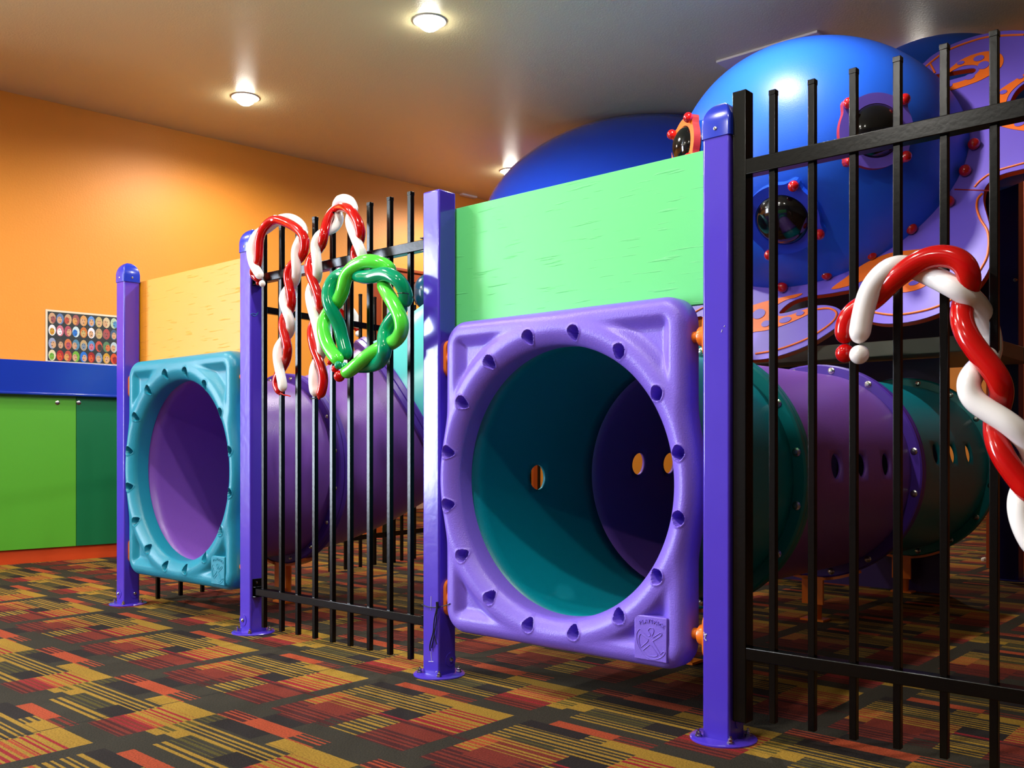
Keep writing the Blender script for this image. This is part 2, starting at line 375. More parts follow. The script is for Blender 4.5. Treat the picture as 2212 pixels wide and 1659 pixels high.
PC = [(196,156,120),(92,120,170),(200,160,120),(150,80,80),(210,150,80),(90,140,210),(190,170,110),(210,190,150),(180,200,170),
      (230,230,235),(200,110,130),(170,70,90),(200,220,225),(200,110,40),(240,230,240),(180,150,110),(170,70,70),(60,90,120),
      (150,160,190),(60,50,50),(205,110,60),(80,130,160),(190,160,110),(80,140,190),(200,80,60),(90,130,90),(180,200,205),
      (220,210,170),(170,30,30),(180,70,50),(110,170,50),(30,110,200),(150,20,20),(120,140,160),(200,150,40),(210,80,30)]
for i, c in enumerate(PC): mat('print_%d' % i, c, .5)
mat('print_dark', (38,44,46), .45); mat('print_white', (225,212,190), .5); mat('print_skin', (205,160,120), .5)
pA = onP(98, 668, wp(0,.0), WN); pY0 = (pA-WO).dot(WU)*WU.y; pz1 = 1.60; pz0 = 1.262
PW = .70
f = MB(); wall_box(f, pY0, pY0+PW, .001, .004, pz0, pz1, 'print_white'); wall_box(f, pY0+.012, pY0+PW-.012, .004, .0045, pz0+.012, pz1-.012, 'print_dark')
cw = (PW-.03)/14; ch = (pz1-pz0-.034)/4
for r_ in range(4):
    for c_ in range(14):
        cy = pY0+.015+cw*(c_+.5); cz = pz1-.016-ch*(r_+.5)-(.008 if r_ > 1 else 0); k = (r_*9+c_) % 36
        rnd = random.Random(k*7+r_)
        def disc(dy, dz, a, b, off, m, n=12):
            f.add([wp(cy+dy+a*cos(2*pi*i/n), off, cz+dz+b*sin(2*pi*i/n)) for i in range(n)], [tuple(range(n))], m)
        disc(0, 0, cw*.47, ch*.47, .0047, 'print_%d' % k)
        disc(rnd.uniform(-.2,.2)*cw, -ch*.1, cw*.31, ch*.30, .0049, rnd.choice(['print_skin', 'print_%d' % ((k*5+3) % 36), 'print_%d' % ((k*11+7) % 36)]))
        for sgn in (-1, 1): disc(sgn*cw*.13, ch*.06, cw*.06, ch*.04, .0051, 'print_dark', 6)
        disc(0, -ch*.2, cw*.1, ch*.035, .0051, 'print_28' if k % 2 else 'print_dark', 8)
tag(f.build('poster', 'print_dark', smooth=False), 'white-bordered poster of painted faces on the orange wall above the blue counter', 'poster')

# ------------------------------------------------------------------ violet posts
PX = {1: -2.538, 2: -1.524, 3: -.4865, 4: .5185}
HW = .0372
def post(k, label, cap=True, side_bolt=True):
    x = PX[k]; t = thing('steel_post', (x, .0372, 0), label, 'post', 'violet posts along the front of the play area')
    top = 1.525
    MB().box((x-HW, 0, 0), (x+HW, .0745, top)).build('shaft', 'post_violet', t, bevel=.006, seg=3)
    if cap:
        n = 10; c = MB(); vs = []; hw = HW+.003; prof = [(1, -.032), (1, 0)]+[(cos(a), sin(a)) for a in [i*pi/2/n for i in range(1, n)]]
        rings = []
        for i, (s_, h_) in enumerate(prof):
            s2 = hw*(s_ if i > 1 else 1); s2 = max(s2, .008); z = top-.018 + (h_*.058 if i > 1 else h_)+ (0)
            rc = .007*(s2/hw); ring = []
            for (sx, sy, a0) in ((1,1,0), (-1,1,pi/2), (-1,-1,pi), (1,-1,3*pi/2)):
                for j in range(4):
                    a = a0+j*pi/6; ring.append((x+sx*(s2-rc)+rc*cos(a), .0372+sy*(s2-rc)+rc*sin(a), z))
            rings.append(ring)
        R = len(rings[0]); vs = [p for r in rings for p in r]
        fs = [(i*R+j, i*R+(j+1) % R, (i+1)*R+(j+1) % R, (i+1)*R+j) for i in range(len(rings)-1) for j in range(R)]+[tuple((len(rings)-1)*R+j for j in range(R))]
        c.add(vs, fs).build('cap', 'cap_blue', t, ang=50)
        for (dx, dy, ax) in ((0, -hw, (0,-1,0)), (-hw, 0, (-1,0,0)), (hw, 0, (1,0,0))):
            MB().lathe([(.0045,-.001),(.0045,.002),(.002,.0025),(.0018,.001),(0,.001)], (x+dx, .0372+dy, top-.03), ax, 12).build('rivet', 'steel', t)
    MB().lathe([(.0,0),(.082,0),(.082,.003),(.078,.006),(0,.006)], (x, .0372, 0), (0,0,1), 40).build('base_plate', 'post_violet', t)
    for a in (pi*1.25, pi*1.75, pi*.25, pi*.75):
        c = (x+.062*cos(a), .0372+.062*sin(a), .006)
        MB().lathe([(.009,0),(.009,.004),(.0065,.005),(.0065,.011),(.003,.013),(.003,.018),(0,.018)], c, (0,0,1), 6).build('anchor_bolt', 'steel', t)
    if side_bolt:
        for (c, ax) in (((x+HW+.0005, .05, .05), (1,0,0)), ((x-.012, -.0005, .05), (0,-1,0))):
            if k in (3, 4) and ax[0] == 0: continue
            if k == 2 and ax[0] == 1: continue
            g2 = MB().lathe([(.022,0),(.022,.0012),(0,.0014)], c, ax, 24)
            g2.build('patch', 'post_violet', t)
            MB().lathe([(.0075,0),(.0075,.003),(.004,.006),(0,.007)], Vector(c)+Vector(ax)*.001, ax, 12).build('bolt', 'steel', t)
    return t
post(1, 'violet steel post left of the teal tunnel entry, farthest left and blue capped')
post(2, 'blue-capped violet post right of the teal tunnel entry, a candy cane balloon across its top')
post(3, 'uncapped violet steel post with white glare left of the purple tunnel entry', cap=False)
post(4, 'nearest violet steel post with blue cap right of the purple tunnel entry')

# scuff marks on the posts
mat('scuff_white', (210, 208, 235), .6); mat('scuff_teal', (40, 110, 170), .6)
def scuff(k, pts, m, r=.0009):
    t = [o for o in bpy.data.objects if o.name.startswith('steel_post') and abs(o.location.x-PX[k]) < .01][0]
    for l in pts: MB().tube([onY(a, b, -.0004) for a, b in l], r, 5).build('scuff_mark', m, t)
scuff(4, [[(1520,1365),(1524,1372),(1522,1379),(1526,1384)], [(1521,1372),(1527,1370)]], 'scuff_white', .0016)
scuff(4, [[(1529,293),(1531,296)], [(1558,718),(1560,712)], [(1564,706),(1566,703)]], 'scuff_white')
sx_ = PX[2]+HW+.0006
t2 = [o for o in bpy.data.objects if o.name.startswith('steel_post') and abs(o.location.x-PX[2]) < .01][0]
MB().tube(smooth_path([onX(a, b, sx_) for a, b in ((541,679),(547,677),(553,679),(558,674),(555,680),(549,683),(544,680))], 3), .0013, 5).build('scuff_mark', 'scuff_teal', t2)
scuff(3, [[(931,1288),(931,1318)], [(931,1408),(932,1428)], [(926,1429),(936,1429)], [(941,1452),(944,1450)]], 'scuff_white')

# ------------------------------------------------------------------ tunnel entry panels
def entry_panel(cx, cz, material, label, badge=True):
    root = thing('tunnel_entry_panel', (cx, .04, cz-.475), label, 'play panel', 'tunnel entry panels')
    HX, HZ, RC, RB = .432, .478, .075, .459
    zc = .005
    def sd(x, z):
        z -= zc; qx, qz = abs(x)-(HX-RC), abs(z)-(HZ-RC)
        return hypot(max(qx,0), max(qz,0))+min(max(qx,qz),0)-RC
    def inside(x, z):
        a = -sd(x, z); b = RB-hypot(x, z); k = .022
        h = max(k-abs(a-b), 0)/k; return max(a, b)+h*h*k*.25
    def outline(th):
        lo, hi = .3, .75
        for _ in range(26):
            m = (lo+hi)/2
            if inside(m*cos(th), m*sin(th)) > 0: lo = m
            else: hi = m
        return lo
    NT, NR = 1200, 60; RI = .384; vs = []
    bolts = [(.42*cos(radians(11.25+22.5*k)), .42*sin(radians(11.25+22.5*k))) for k in range(16)]
    D = .078
    def h(x, z, d):
        r = hypot(x, z); v_ = D; re = .034
        if d < re: q = 1-d/re; v_ -= re*(1-sqrt(max(0, 1-q*q)))
        m1 = sstep(.042, .082, -sd(x, z)); m2 = sstep(.450, .492, r); v_ -= .024*m1*m2
        v_ += .006*math.exp(-((r-.432)/.026)**2)
        if r < .43:
            q = min(1, (.43-r)/.0465); v_ -= .036*(1-sqrt(max(0, 1-q*q)))
        for bx, bz in bolts:
            dx, dz = x-bx, z-bz
            if abs(dx) < .03 and abs(dz) < .03:
                rr = hypot(bx, bz); ux, uz = bx/rr, bz/rr; a = dx*ux+dz*uz; t = -dx*uz+dz*ux
                s_ = hypot(t*(1.0+(.35 if a < 0 else 0)*(-a/.017)), a*(.88 if a < 0 else 1))
                v_ -= .042*(1-sstep(.0165, .0205, s_))
                v_ += .0022*math.exp(-((s_-.022)/.003)**2)
        return v_
    for i in range(NT):
        th = 2*pi*i/NT; RO = outline(th)
        vs.append((RI*cos(th), 0, RI*sin(th)))
        for j in range(NR+1):
            s_ = j/NR
            # denser close to the rim
            s_ = s_ if s_ < .6 else .6+.4*(1-(1-(s_-.6)/.4)**1.7)
            r = RI+(RO-RI)*s_; x, z = r*cos(th), r*sin(th); d = inside(x, z)
            vs.append((x, -h(x, z, max(0, d)), z))
        x, z = RO*cos(th), RO*sin(th); vs.append((x, -.012, z)); vs.append((x*.985, 0, z*.985))
    M = NR+4; fs = []
    for i in range(NT):
        j = (i+1) % NT
        for k in range(M-1): fs.append((i*M+k, i*M+k+1, j*M+k+1, j*M+k))
        fs.append((i*M+M-1, i*M, j*M, j*M+M-1))
    vs = [(x+cx, y+.078, z+cz) for x, y, z in vs]
    MB().add(vs, fs).build('panel', material, root, ang=75)
    # badge with lettering
    bx0, bx1, bz0, bz1 = cx+.282, cx+.382, cz-.452, cz-.337
    bg = MB().box((bx0, -.004, bz0), (bx1, .03, bz1)).build('badge', material, root, bevel=.003)
    def B(px, py):  # photo-crop pixels of the badge face to the badge plane
        u = (px-100)/945; v_ = (py-255-.127*(px-105))/1115
        return Vector((bx0+(bx1-bx0)*u, -.0042, bz1-(bz1-bz0)*v_))
    f = MB()
    def line(*pp, closed=False): f.tube(smooth_path([B(*p) for p in pp], 4), .00115, 6)
    line((530,815),(575,790),(555,730),(520,690),(530,640),(580,605),(640,615),(675,680),(650,750),(620,800),(650,845))
    line((650,845),(750,790),(860,725),(895,745),(890,790),(800,850),(700,905),(655,935),(680,990),(760,1110),(840,1225))
    line((840,1225),(850,1260),(900,1225),(950,1185),(985,1200),(985,1240),(920,1310),(820,1360),(700,1385),(560,1370),(420,1290),(300,1170),(215,1020),(175,860),(185,740),(240,650),(285,635),(340,680),(440,760),(530,815))
    line((300,745),(260,800),(240,900),(260,1000),(290,1090)); line((300,745),(400,810),(500,880),(515,910),(490,950),(400,1020),(300,1095))
    line((560,1020),(480,1080),(360,1165)); line((360,1165),(430,1230),(540,1295),(680,1315),(770,1295),(775,1260),(700,1160),(600,1040),(560,1020))
    f.build('emblem', material, bg)
    f = MB()
    word = 'PLAYSPACE'; dep = None
    for i, chh in enumerate(word):
        t = i/8; px = 300+630*t; py = 470+.0+ (-70*(1-(2*t-1)**2)) + 105*t; ang = radians(24-50*t)
        cu = bpy.data.curves.new('txt', 'FONT'); cu.body = chh; cu.size = .0135; cu.extrude = .0012; cu.align_x = 'CENTER'; cu.offset = .0002
        to = bpy.data.objects.new('txt', cu); COL.objects.link(to)
        bpy.context.view_layer.update(); dg = bpy.context.evaluated_depsgraph_get()
        me = to.evaluated_get(dg).to_mesh()
        base = B(px, py); Mx = Matrix.Translation((base.x, -.0045, base.z-.004)) @ Matrix.Rotation(-ang, 4, 'Y') @ Matrix.Rotation(pi/2, 4, 'X')
        f.add([Mx @ v.co for v in me.vertices], [tuple(p.vertices) for p in me.polygons])
        to.evaluated_get(dg).to_mesh_clear(); bpy.data.objects.remove(to); bpy.data.curves.remove(cu)
    f.build('lettering', material, bg, smooth=False)
    for k in range(16):      # screw heads deep in the pockets
        bx, bz = bolts[k]
        MB().lathe([(.007,0),(.007,.003),(.003,.004),(.0025,.002),(0,.002)], (cx+bx, .048, cz+bz), (0,-1,0), 12).build('screw', 'steel', root)
    return root
def clamps(root, xl, xr, cx, cz):
    for (xp, s_) in ((xl, 1), (xr, -1)):
        for dz in (.375, -.375):
            zz = cz+dz; y = .045
            c = MB(); n = 12; L_, W_ = .058, .027
            prof = [];
            for k in range(n+1): a = pi*k/n; prof.append((W_*cos(a), L_-W_+W_*sin(a)))
            for k in range(n+1): a = pi+pi*k/n; prof.append((W_*cos(a), -(L_-W_)+W_*sin(a)))
            pts = [Vector((xp, y+p, zz+q)) for p, q in prof]
            poly_slab(c, pts, [], Vector((s_,0,0)), .012, 0, None, None)
            o = c.build('clamp', 'clamp_orange', root, bevel=.005, seg=3)
            ex = cx-s_*.425
            MB().lathe([(.0265,.008),(.027,.02),(.025,.030),(.018,.035),(.0145,.036),(.0145,abs(ex-xp)+.02)], (xp, y, zz), (s_,0,0), 24).build('knuckle', 'clamp_orange', o)
            for q in (-.042, .042):
                MB().lathe([(.005,0),(.005,.002),(0,.003)], (xp+s_*.012, y, zz+q), (s_,0,0), 10).build('screw', 'steel', o)
CZ = .622; XL = -2.044
pr_ = entry_panel(0, CZ, 'plastic_purple', 'square purple molded plastic tunnel entry with round hole and PLAYSPACE badge')
clamps(pr_, PX[3]+HW, PX[4]-HW, 0, CZ)
pl_ = entry_panel(XL, CZ, 'plastic_teal', 'square teal molded plastic tunnel entry with round hole at the left')
clamps(pl_, PX[1]+HW, PX[2]-HW, XL, CZ)

# painted boards above the entries
for (xa, xb, zt, m, lab) in ((PX[3], PX[4], 1.478, 'board_green', 'bright green painted plywood board above the purple tunnel entry'),
                         (PX[1], PX[2], 1.482, 'board_yellow', 'yellow painted plywood board above the teal tunnel entry')):
    tag(MB().box((xa, .08, 1.085), (xb, .098, zt)).build('plywood_board', m, bevel=.0015), lab, 'board', 'plywood boards above the tunnel entries')

# ------------------------------------------------------------------ tunnels
def holed_tube(cx, cz, R, y0, y1, holes, hr):
    """cylinder along +Y with round holes given as (theta, y)"""
    dth = hr*1.35/R; K = 8
    ths = sorted(set(round(h_[0], 4) for h_ in holes)); ys = sorted(set(round(h_[1], 4) for h_ in holes))
    def breaks(cs, dd, lo, hi, step):
        out = [lo]; cur = lo
        for c in cs:
            a, b = c-dd, c+dd; n = max(1, round((a-cur)/step)); out += [cur+(a-cur)*i/n for i in range(1, n+1)]
            out += [a+(b-a)*i/K for i in range(1, K+1)]; cur = b
        n = max(1, round((hi-cur)/step)); out += [cur+(hi-cur)*i/n for i in range(1, n+1)]; return out
    lo = -pi/2 - 0.0; T = breaks(ths, dth, lo, lo+2*pi, .07); Y = breaks(ys, hr*1.35, y0, y1, .06)
    def P(t, y): return (cx+R*cos(t), y, cz+R*sin(t))
    vs = []; nt = len(T)-1
    for y in Y:
        for t in T[:-1]: vs.append(P(t, y))
    fs = []; idx = lambda i, j: j*nt+(i % nt)
    def near(L_, v): return min(range(len(L_)), key=lambda i: abs(L_[i]-v))
    cells = set(); rings = []
    for (t, y) in holes:
        i0 = near(T, t-dth); j0 = near(Y, y-hr*1.35)
        for i in range(i0, i0+K):
            for j in range(j0, j0+K): cells.add((i, j))
        per = [(i0+k, j0) for k in range(K)]+[(i0+K, j0+k) for k in range(K)]+[(i0+K-k, j0+K) for k in range(K)]+[(i0, j0+K-k) for k in range(K)]
        base = len(vs)
        for (i, j) in per:
            tt = T[i]-t; yy = Y[j]-y; a = atan2(yy, tt*R); vs.append(P(t+hr*cos(a)/R, y+hr*sin(a)))
        n = len(per)
        for k in range(n): fs.append((idx(*per[k]), idx(*per[(k+1) % n]), base+(k+1) % n, base+k))
    for j in range(len(Y)-1):
        for i in range(nt):
            if (i, j) not in cells: fs.append((idx(i, j), idx(i+1, j), idx(i+1, j+1), idx(i, j+1)))
    return MB().add(vs, fs)
def cyl_hit(px, py, far=False, R=.4, cx=0, cz=CZ):
    d = ray(px, py); a = d.x*d.x+d.z*d.z; ox, oz = CAM.x-cx, CAM.z-cz
    b = 2*(d.x*ox+d.z*oz); c = ox*ox+oz*oz-R*R; q = b*b-4*a*c; q = sqrt(max(q, 0))
    t = (-b+(q if far else -q))/(2*a); P = CAM+d*t
    return (atan2(P.z-cz, P.x-cx)+pi/2) % (2*pi)-pi/2, P.y
def flange(mb, c, ax, R=.44, ri=.392, w_=.028):
    mb.lathe([(ri, -w_), (R-.006, -w_), (R, -w_+.006), (R, -.003), (R-.004, 0), (R, .003), (R, w_-.006), (R-.006, w_), (ri, w_), (ri, -w_)], c, ax, 96)
RTN = thing('crawl_tunnel', (0, 1.3, 0), 'long teal and purple crawl tunnel running back from the purple entry', 'tunnel', 'plastic crawl tunnels')
hr = .043
tR = cyl_hit(1863, 1005)[0]; tR2 = cyl_hit(2059, 980)[0]; tL = pi-.02
YF = [.71, 1.74, 2.77]
sec = [(.079, YF[0], 'tube_teal', []), (YF[0], YF[1], 'tube_purple', []), (YF[1], YF[2], 'tube_teal', [])]
hy = [cyl_hit(1808,1013)[1], cyl_hit(1863,1005)[1], cyl_hit(1915,1000)[1]]
gy = [cyl_hit(2024,985)[1], cyl_hit(2059,980)[1], cyl_hit(2092,975)[1]]
h0 = cyl_hit(1162, 1031, True, .388)
sec[0][3].append(h0)
for y in hy: sec[1][3].append((tR, y)); sec[1][3].append((pi-tR, y))
for y in gy: sec[2][3].append((tR2, y)); sec[2][3].append((pi-tR2, y))
for (a, b, m, hs) in sec:
    o = holed_tube(0, CZ, .394, a, b, hs, hr).build('tunnel_section', m, RTN, solid=.012, ang=60)
    # molding seam
    zz = CZ+.02; 
for i, y in enumerate(YF):
    f = MB(); flange(f, (0, y, CZ), (0,1,0)); fl_ = f.build('flange', ('flange_teal', 'flange_purple', 'flange_teal')[i], RTN, ang=30)
    for k in range(16):
        a = radians(11.25+22.5*k)
        MB().lathe([(.014,0),(.014,.002),(.009,.004),(.007,.008),(0,.009)], (.418*cos(a), y-.028, CZ+.418*sin(a)), (0,-1,0), 10).build('bolt', 'steel', fl_)
def support(root, x, y):
    f = MB(); n = 16
    for i in range(n):
        a0 = -pi/2-.42+.84*i/n; a1 = -pi/2-.42+.84*(i+1)/n
        for (ri, ro) in ((.441, .452),):
            p = [(x+r_*cos(a), z_, CZ+r_*sin(a)) for a in (a0, a1) for r_ in (ri, ro) for z_ in (y-.03, y+.03)]
            f.add(p, [(0,1,5,4),(2,6,7,3),(0,4,6,2),(1,3,7,5),(0,2,3,1),(4,5,7,6)])
    f.box((x-.045, y-.028, .07), (x+.045, y-.016, CZ-.437)); f.tube([(x, y, .0), (x, y, .16), (x, y, .185)], [.026,.03,.02], 16)
    f.box((x-.05, y-.035, 0), (x+.05, y+.035, .008))
    f.build('support_leg', 'clamp_orange', root, ang=35)
support(RTN, 0, YF[0]); support(RTN, 0, YF[1]); support(RTN, 0, YF[2])

LTN = thing('crawl_tunnel', (XL, .6, 0), 'purple crawl tunnel behind the teal entry, bending up and right behind the middle fence', 'tunnel', 'plastic crawl tunnels')
holed_tube(XL, CZ, .394, .079, .545, [], hr).build('tunnel_section', 'tube_purple', LTN, solid=.012, ang=60)
f = MB(); flange(f, (XL, .55, CZ), (0,1,0)); fl_ = f.build('flange', 'flange_purple', LTN, ang=30)
for k in range(16):
    a = radians(11.25+22.5*k)
    MB().lathe([(.01,0),(.008,.003),(.006,.006),(0,.007)], (XL+.418*cos(a), .522, CZ+.418*sin(a)), (0,-1,0), 10).build('bolt', 'steel', fl_)
P1 = [(XL,.56,CZ), (XL+.02,.68,CZ+.02), (-1.94,.84,.71), (-1.86,.96,.79), (-1.79,1.06,.86)]
sp_ = smooth_path(P1, 6)
MB().tube(sp_, .395, 96, cap=False).build('tunnel_elbow', 'tube_purple', LTN, solid=.012, ang=60)
dirn = (sp_[-1]-sp_[-3]).normalized()
f = MB(); flange(f, sp_[-1], dirn); f.build('flange', 'flange_purple', LTN, ang=30)
P2 = [sp_[-1], sp_[-1]+dirn*.15, (-1.60,1.33,1.10), (-1.42,1.50,1.26), (-1.2,1.68,1.38), (-1.0,1.85,1.42)]
MB().tube(smooth_path(P2, 6), .392, 96, cap=False).build('tunnel_elbow', 'tube_aqua', LTN, solid=.012, ang=60)
support(LTN, XL, .55)

# ------------------------------------------------------------------ black fences
def bar(root, x, y, z0, z1, s_=.0082):
    b = MB().box((x-s_, y-s_, z0), (x+s_, y+s_, z1)).box((x-s_*1.08, y-s_*1.08, z1-.012), (x+s_*1.08, y+s_*1.08, z1+.001))
    return b.build('bar', 'black_metal', root, bevel=.0015)
mf = thing('metal_fence', (-1.0, .03, 0), 'black metal bar fence between the two tunnel entries with candy canes and wreath', 'fence')
for x in (-1.438, -1.324, -1.222, -1.12, -1.018, -.92, -.816, -.713, -.612): bar(mf, x, .03, .03, 1.548)
for (a, b) in ((1.348, 1.381), (.150, .178)): MB().box((-1.487+.012, .014, a), (-.5237-.004, .046, b)).build('rail', 'black_metal', mf, bevel=.002)
for (x, s_) in ((-1.4868, 1), (-.5237, -1)):
    for (a, b) in ((1.348, 1.381), (.150, .178)):
        f = MB().box((min(x, x+s_*.004), .008, a-.006), (max(x, x+s_*.004), .07, b+.035)).box((min(x, x+s_*.022), .008, a-.006), (max(x, x+s_*.022), .052, a-.002)).box((min(x, x+s_*.022), .008, b+.002), (max(x, x+s_*.022), .052, b+.006))
        o = f.build('bracket', 'black_metal', mf, bevel=.001)
        for y in (.024, .056): MB().lathe([(.005,0),(.005,.002),(0,.003)], (x+s_*.004, y, b+.021), (s_,0,0), 10).build('screw', 'steel', o)
rf = thing('metal_fence', (1.1, .03, 0), 'tall black metal bar fence at the right with the large candy cane balloon', 'fence')
MB().box((PX[4]+HW+.001, .012, .055), (PX[4]+HW+.037, .05, 1.578)).build('end_post', 'black_metal', rf, bevel=.002)
for k in range(10): bar(rf, .655+.0965*k, .03, .066, 1.562)
for (a, b) in ((1.372, 1.41), (.208, .238)): MB().box((PX[4]+HW+.03, .013, a), (1.62, .047, b)).build('rail', 'black_metal', rf, bevel=.002)
MB().box((1.61, .01, .0), (1.65, .05, 1.57)).build('end_post', 'black_metal', rf, bevel=.002)
# side fence running back from the first post
sf = thing('metal_fence', (-2.7, 1.0, 0), 'far black metal fence running back along the carpet behind the purple tunnel', 'fence')
def sx(y): return -2.545-.155*(y-.04)
ys = [.2+.128*k for k in range(30)]
for y in ys:
    if abs(y-1.87) < .05: continue
    bar(sf, sx(y), y, .0, 1.64 if y > .88 else 1.3)
for (a, b) in ((1.435, 1.47), (.165, .195)):
    vs = [(sx(.13)-.012, .13, a), (sx(4.0)-.012, 4.0, a), (sx(4.0)+.012, 4.0, a), (sx(.13)+.012, .13, a)]
    vs += [(p[0], p[1], b) for p in vs[:4]]
    MB().add(vs, [(0,3,2,1),(4,5,6,7),(0,1,5,4),(1,2,6,5),(2,3,7,6),(3,0,4,7)]).build('rail', 'black_metal', sf, smooth=False)
for y in (1.87,): MB().box((sx(y)-.03, y-.03, 0), (sx(y)+.03, y+.03, 1.66)).build('fence_post', 'black_metal', sf, bevel=.002)

# ------------------------------------------------------------------ octopus play panel
YWo, PTo = -.069, .432
ON = Vector((sin(YWo)*cos(PTo), -cos(YWo)*cos(PTo), sin(PTo))); OU = Vector((cos(YWo), sin(YWo), 0)); OV = OU.cross(ON); OV = -OV if OV.z < 0 else OV
OO = Vector((-.312, 2.5, 2.042)); RR, HH, AA = .656, .74, 1.081
def op(x, y, off=0): return onP(x, y, OO+ON*off, ON)
oc = thing('octopus_play_panel', (OO.x, OO.y, 1.1), 'big blue dome with black bubble windows on a purple octopus panel', 'play panel')
# dome
vs = []; NU, NV = 96, 32
for j in range(NV+1):
    a = pi/2*j/NV
    for i in range(NU):
        t = 2*pi*i/NU; vs.append(OO+OU*(RR*AA*cos(t)*cos(a))+OV*(RR/AA*sin(t)*cos(a))+ON*(HH*sin(a)+.001))
fs = [(j*NU+i, j*NU+(i+1) % NU, (j+1)*NU+(i+1) % NU, (j+1)*NU+i) for j in range(NV) for i in range(NU)]
MB().add(vs, fs).build('dome', 'dome_blue', oc)
def dome_hit(px, py):
    d = ray(px, py); o = CAM-OO
    O = Vector((o.dot(OU)/(RR*AA), o.dot(OV)/(RR/AA), o.dot(ON)/HH)); D = Vector((d.dot(OU)/(RR*AA), d.dot(OV)/(RR/AA), d.dot(ON)/HH))
    a, b, c = D.dot(D), 2*O.dot(D), O.dot(O)-1; q = b*b-4*a*c; t = (-b-sqrt(max(0, q)))/(2*a)
    L_ = O+D*t; n = OU*(L_.x/(RR*AA))+OV*(L_.y/(RR/AA))+ON*(L_.z/HH)
    return CAM+d*t, n.normalized()
def porthole(c, n, rw, m_ring, m_edge, rot=.6):
    ref = UP; u = n.cross(ref).normalized(); v_ = u.cross(n)
    lobes = [rot+k*pi/2 for k in range(4)]
    def rad(t):
        r = rw
        for l in lobes:
            dd = (t-l+pi) % (2*pi)-pi; r += .2*rw*math.exp(-(dd/.16)**2)
        return r
    K = 96
    out = [c+(u*cos(2*pi*i/K)+v_*sin(2*pi*i/K))*rad(2*pi*i/K) for i in range(K)]
    inn = [c+(u*cos(2*pi*i/K)+v_*sin(2*pi*i/K))*rw*.72 for i in range(K)]
    f = MB(); poly_slab(f, out, [inn], n, .042, .008, m_ring, m_edge); r_ = f.build('porthole_ring', m_ring, oc, smooth=False)
    f = MB(); prof = [(rw*.74*cos(a), .02+rw*.5*sin(a)) for a in [i*pi/2/14 for i in range(15)]]; prof = [(rw*.74, -.02)]+prof
    f.lathe(prof, c, n, 64); f.build('bubble_window', 'bubble_black', oc)
    for l in lobes:
        q = c+(u*cos(l)+v_*sin(l))*rw*1.06
        MB().ball(q+n*.055, .024, None, 16).build('knob', 'red_knob', r_)
c1, n1 = dome_hit(1885, 287); porthole(c1, n1, .155, 'hdpe_purple', 'groove_red', .72)
c2, n2 = dome_hit(1694, 467); porthole(c2, n2, .165, 'counter_blue', 'dome_back', .5)
# third porthole, seen edge-on at the left of the dome
c3, n3 = dome_hit(1492, 318); n3 = (n3+RT*-.25).normalized(); porthole(c3+n3*.0, n3, .13, 'hdpe_orange', 'groove_red', .7)
# rim knobs
for q in ((2107,317),(2088,374),(2052,441),(1972,499),(1886,554),(1790,598),(1694,625)):
    MB().ball(op(*q)+ON*.02, .026, None, 16, M=None).build('knob', 'red_knob', oc)
# the flat body and arms
def curve(pts, sub=5, closed=True):
    P = [Vector((a, b, 0)) for a, b in pts]; n = len(P); out = []
    for i in range(n):
        p0, p1, p2, p3 = P[i-1], P[i], P[(i+1) % n], P[(i+2) % n]
        for k in range(sub):
            t = k/sub; q = .5*((2*p1)+(p2-p0)*t+(2*p0-5*p1+4*p2-p3)*t*t+(3*p1-p0-3*p2+p3)*t**3); out.append((q.x, q.y))
    return out
body = [(1520,330),(1540,200),(1640,120),(1800,110),(1930,180),(1988,142),(2015,119),(2063,93),(2128,73),(2212,66),(2330,90),(2420,180),(2440,330),(2330,352),(2250,356),(2212,364),(2160,378),
        (2131,400),(2124,424),(2126,445),(2136,482),(2141,520),(2139,570),(2120,608),(2085,642),(2031,675),(1975,693),(1920,699),(1880,694),(1850,680),
        (1846,655),(1854,625),(1835,626),(1790,634),(1740,641),(1705,654),(1683,675),(1695,676),(1730,667),(1774,659),(1806,664),(1823,680),(1815,698),
        (1790,718),(1741,747),(1680,769),(1632,777),(1590,772),(1555,750),(1530,715),(1515,683),(1470,699),(1430,690),(1420,640),(1450,600),(1500,560),(1515,450)]
bp_ = curve(body, 4)
slot1 = curve([(2012,163),(2050,155),(2085,149),(2103,147),(2108,152),(2098,160),(2060,171),(2030,178),(2005,176)], 4)
slot2 = curve([(2180,235),(2184,214),(2200,190),(2230,170),(2270,160),(2290,175),(2270,200),(2230,225),(2200,238)], 4)
mk = lambda L_, off=0: [op(a, b, off) for a, b in L_]
f = MB(); poly_slab(f, mk(bp_), [mk(slot1), mk(slot2)], ON, -.030, -.004, 'hdpe_core', 'hdpe_core'); f.build('panel_core', 'hdpe_core', oc, smooth=False)
f = MB(); poly_slab(f, mk(bp_), [mk(slot1), mk(slot2)], ON, .0, -.004, 'hdpe_purple', 'hdpe_purple'); f.build('panel_face', 'hdpe_purple', oc, smooth=False)
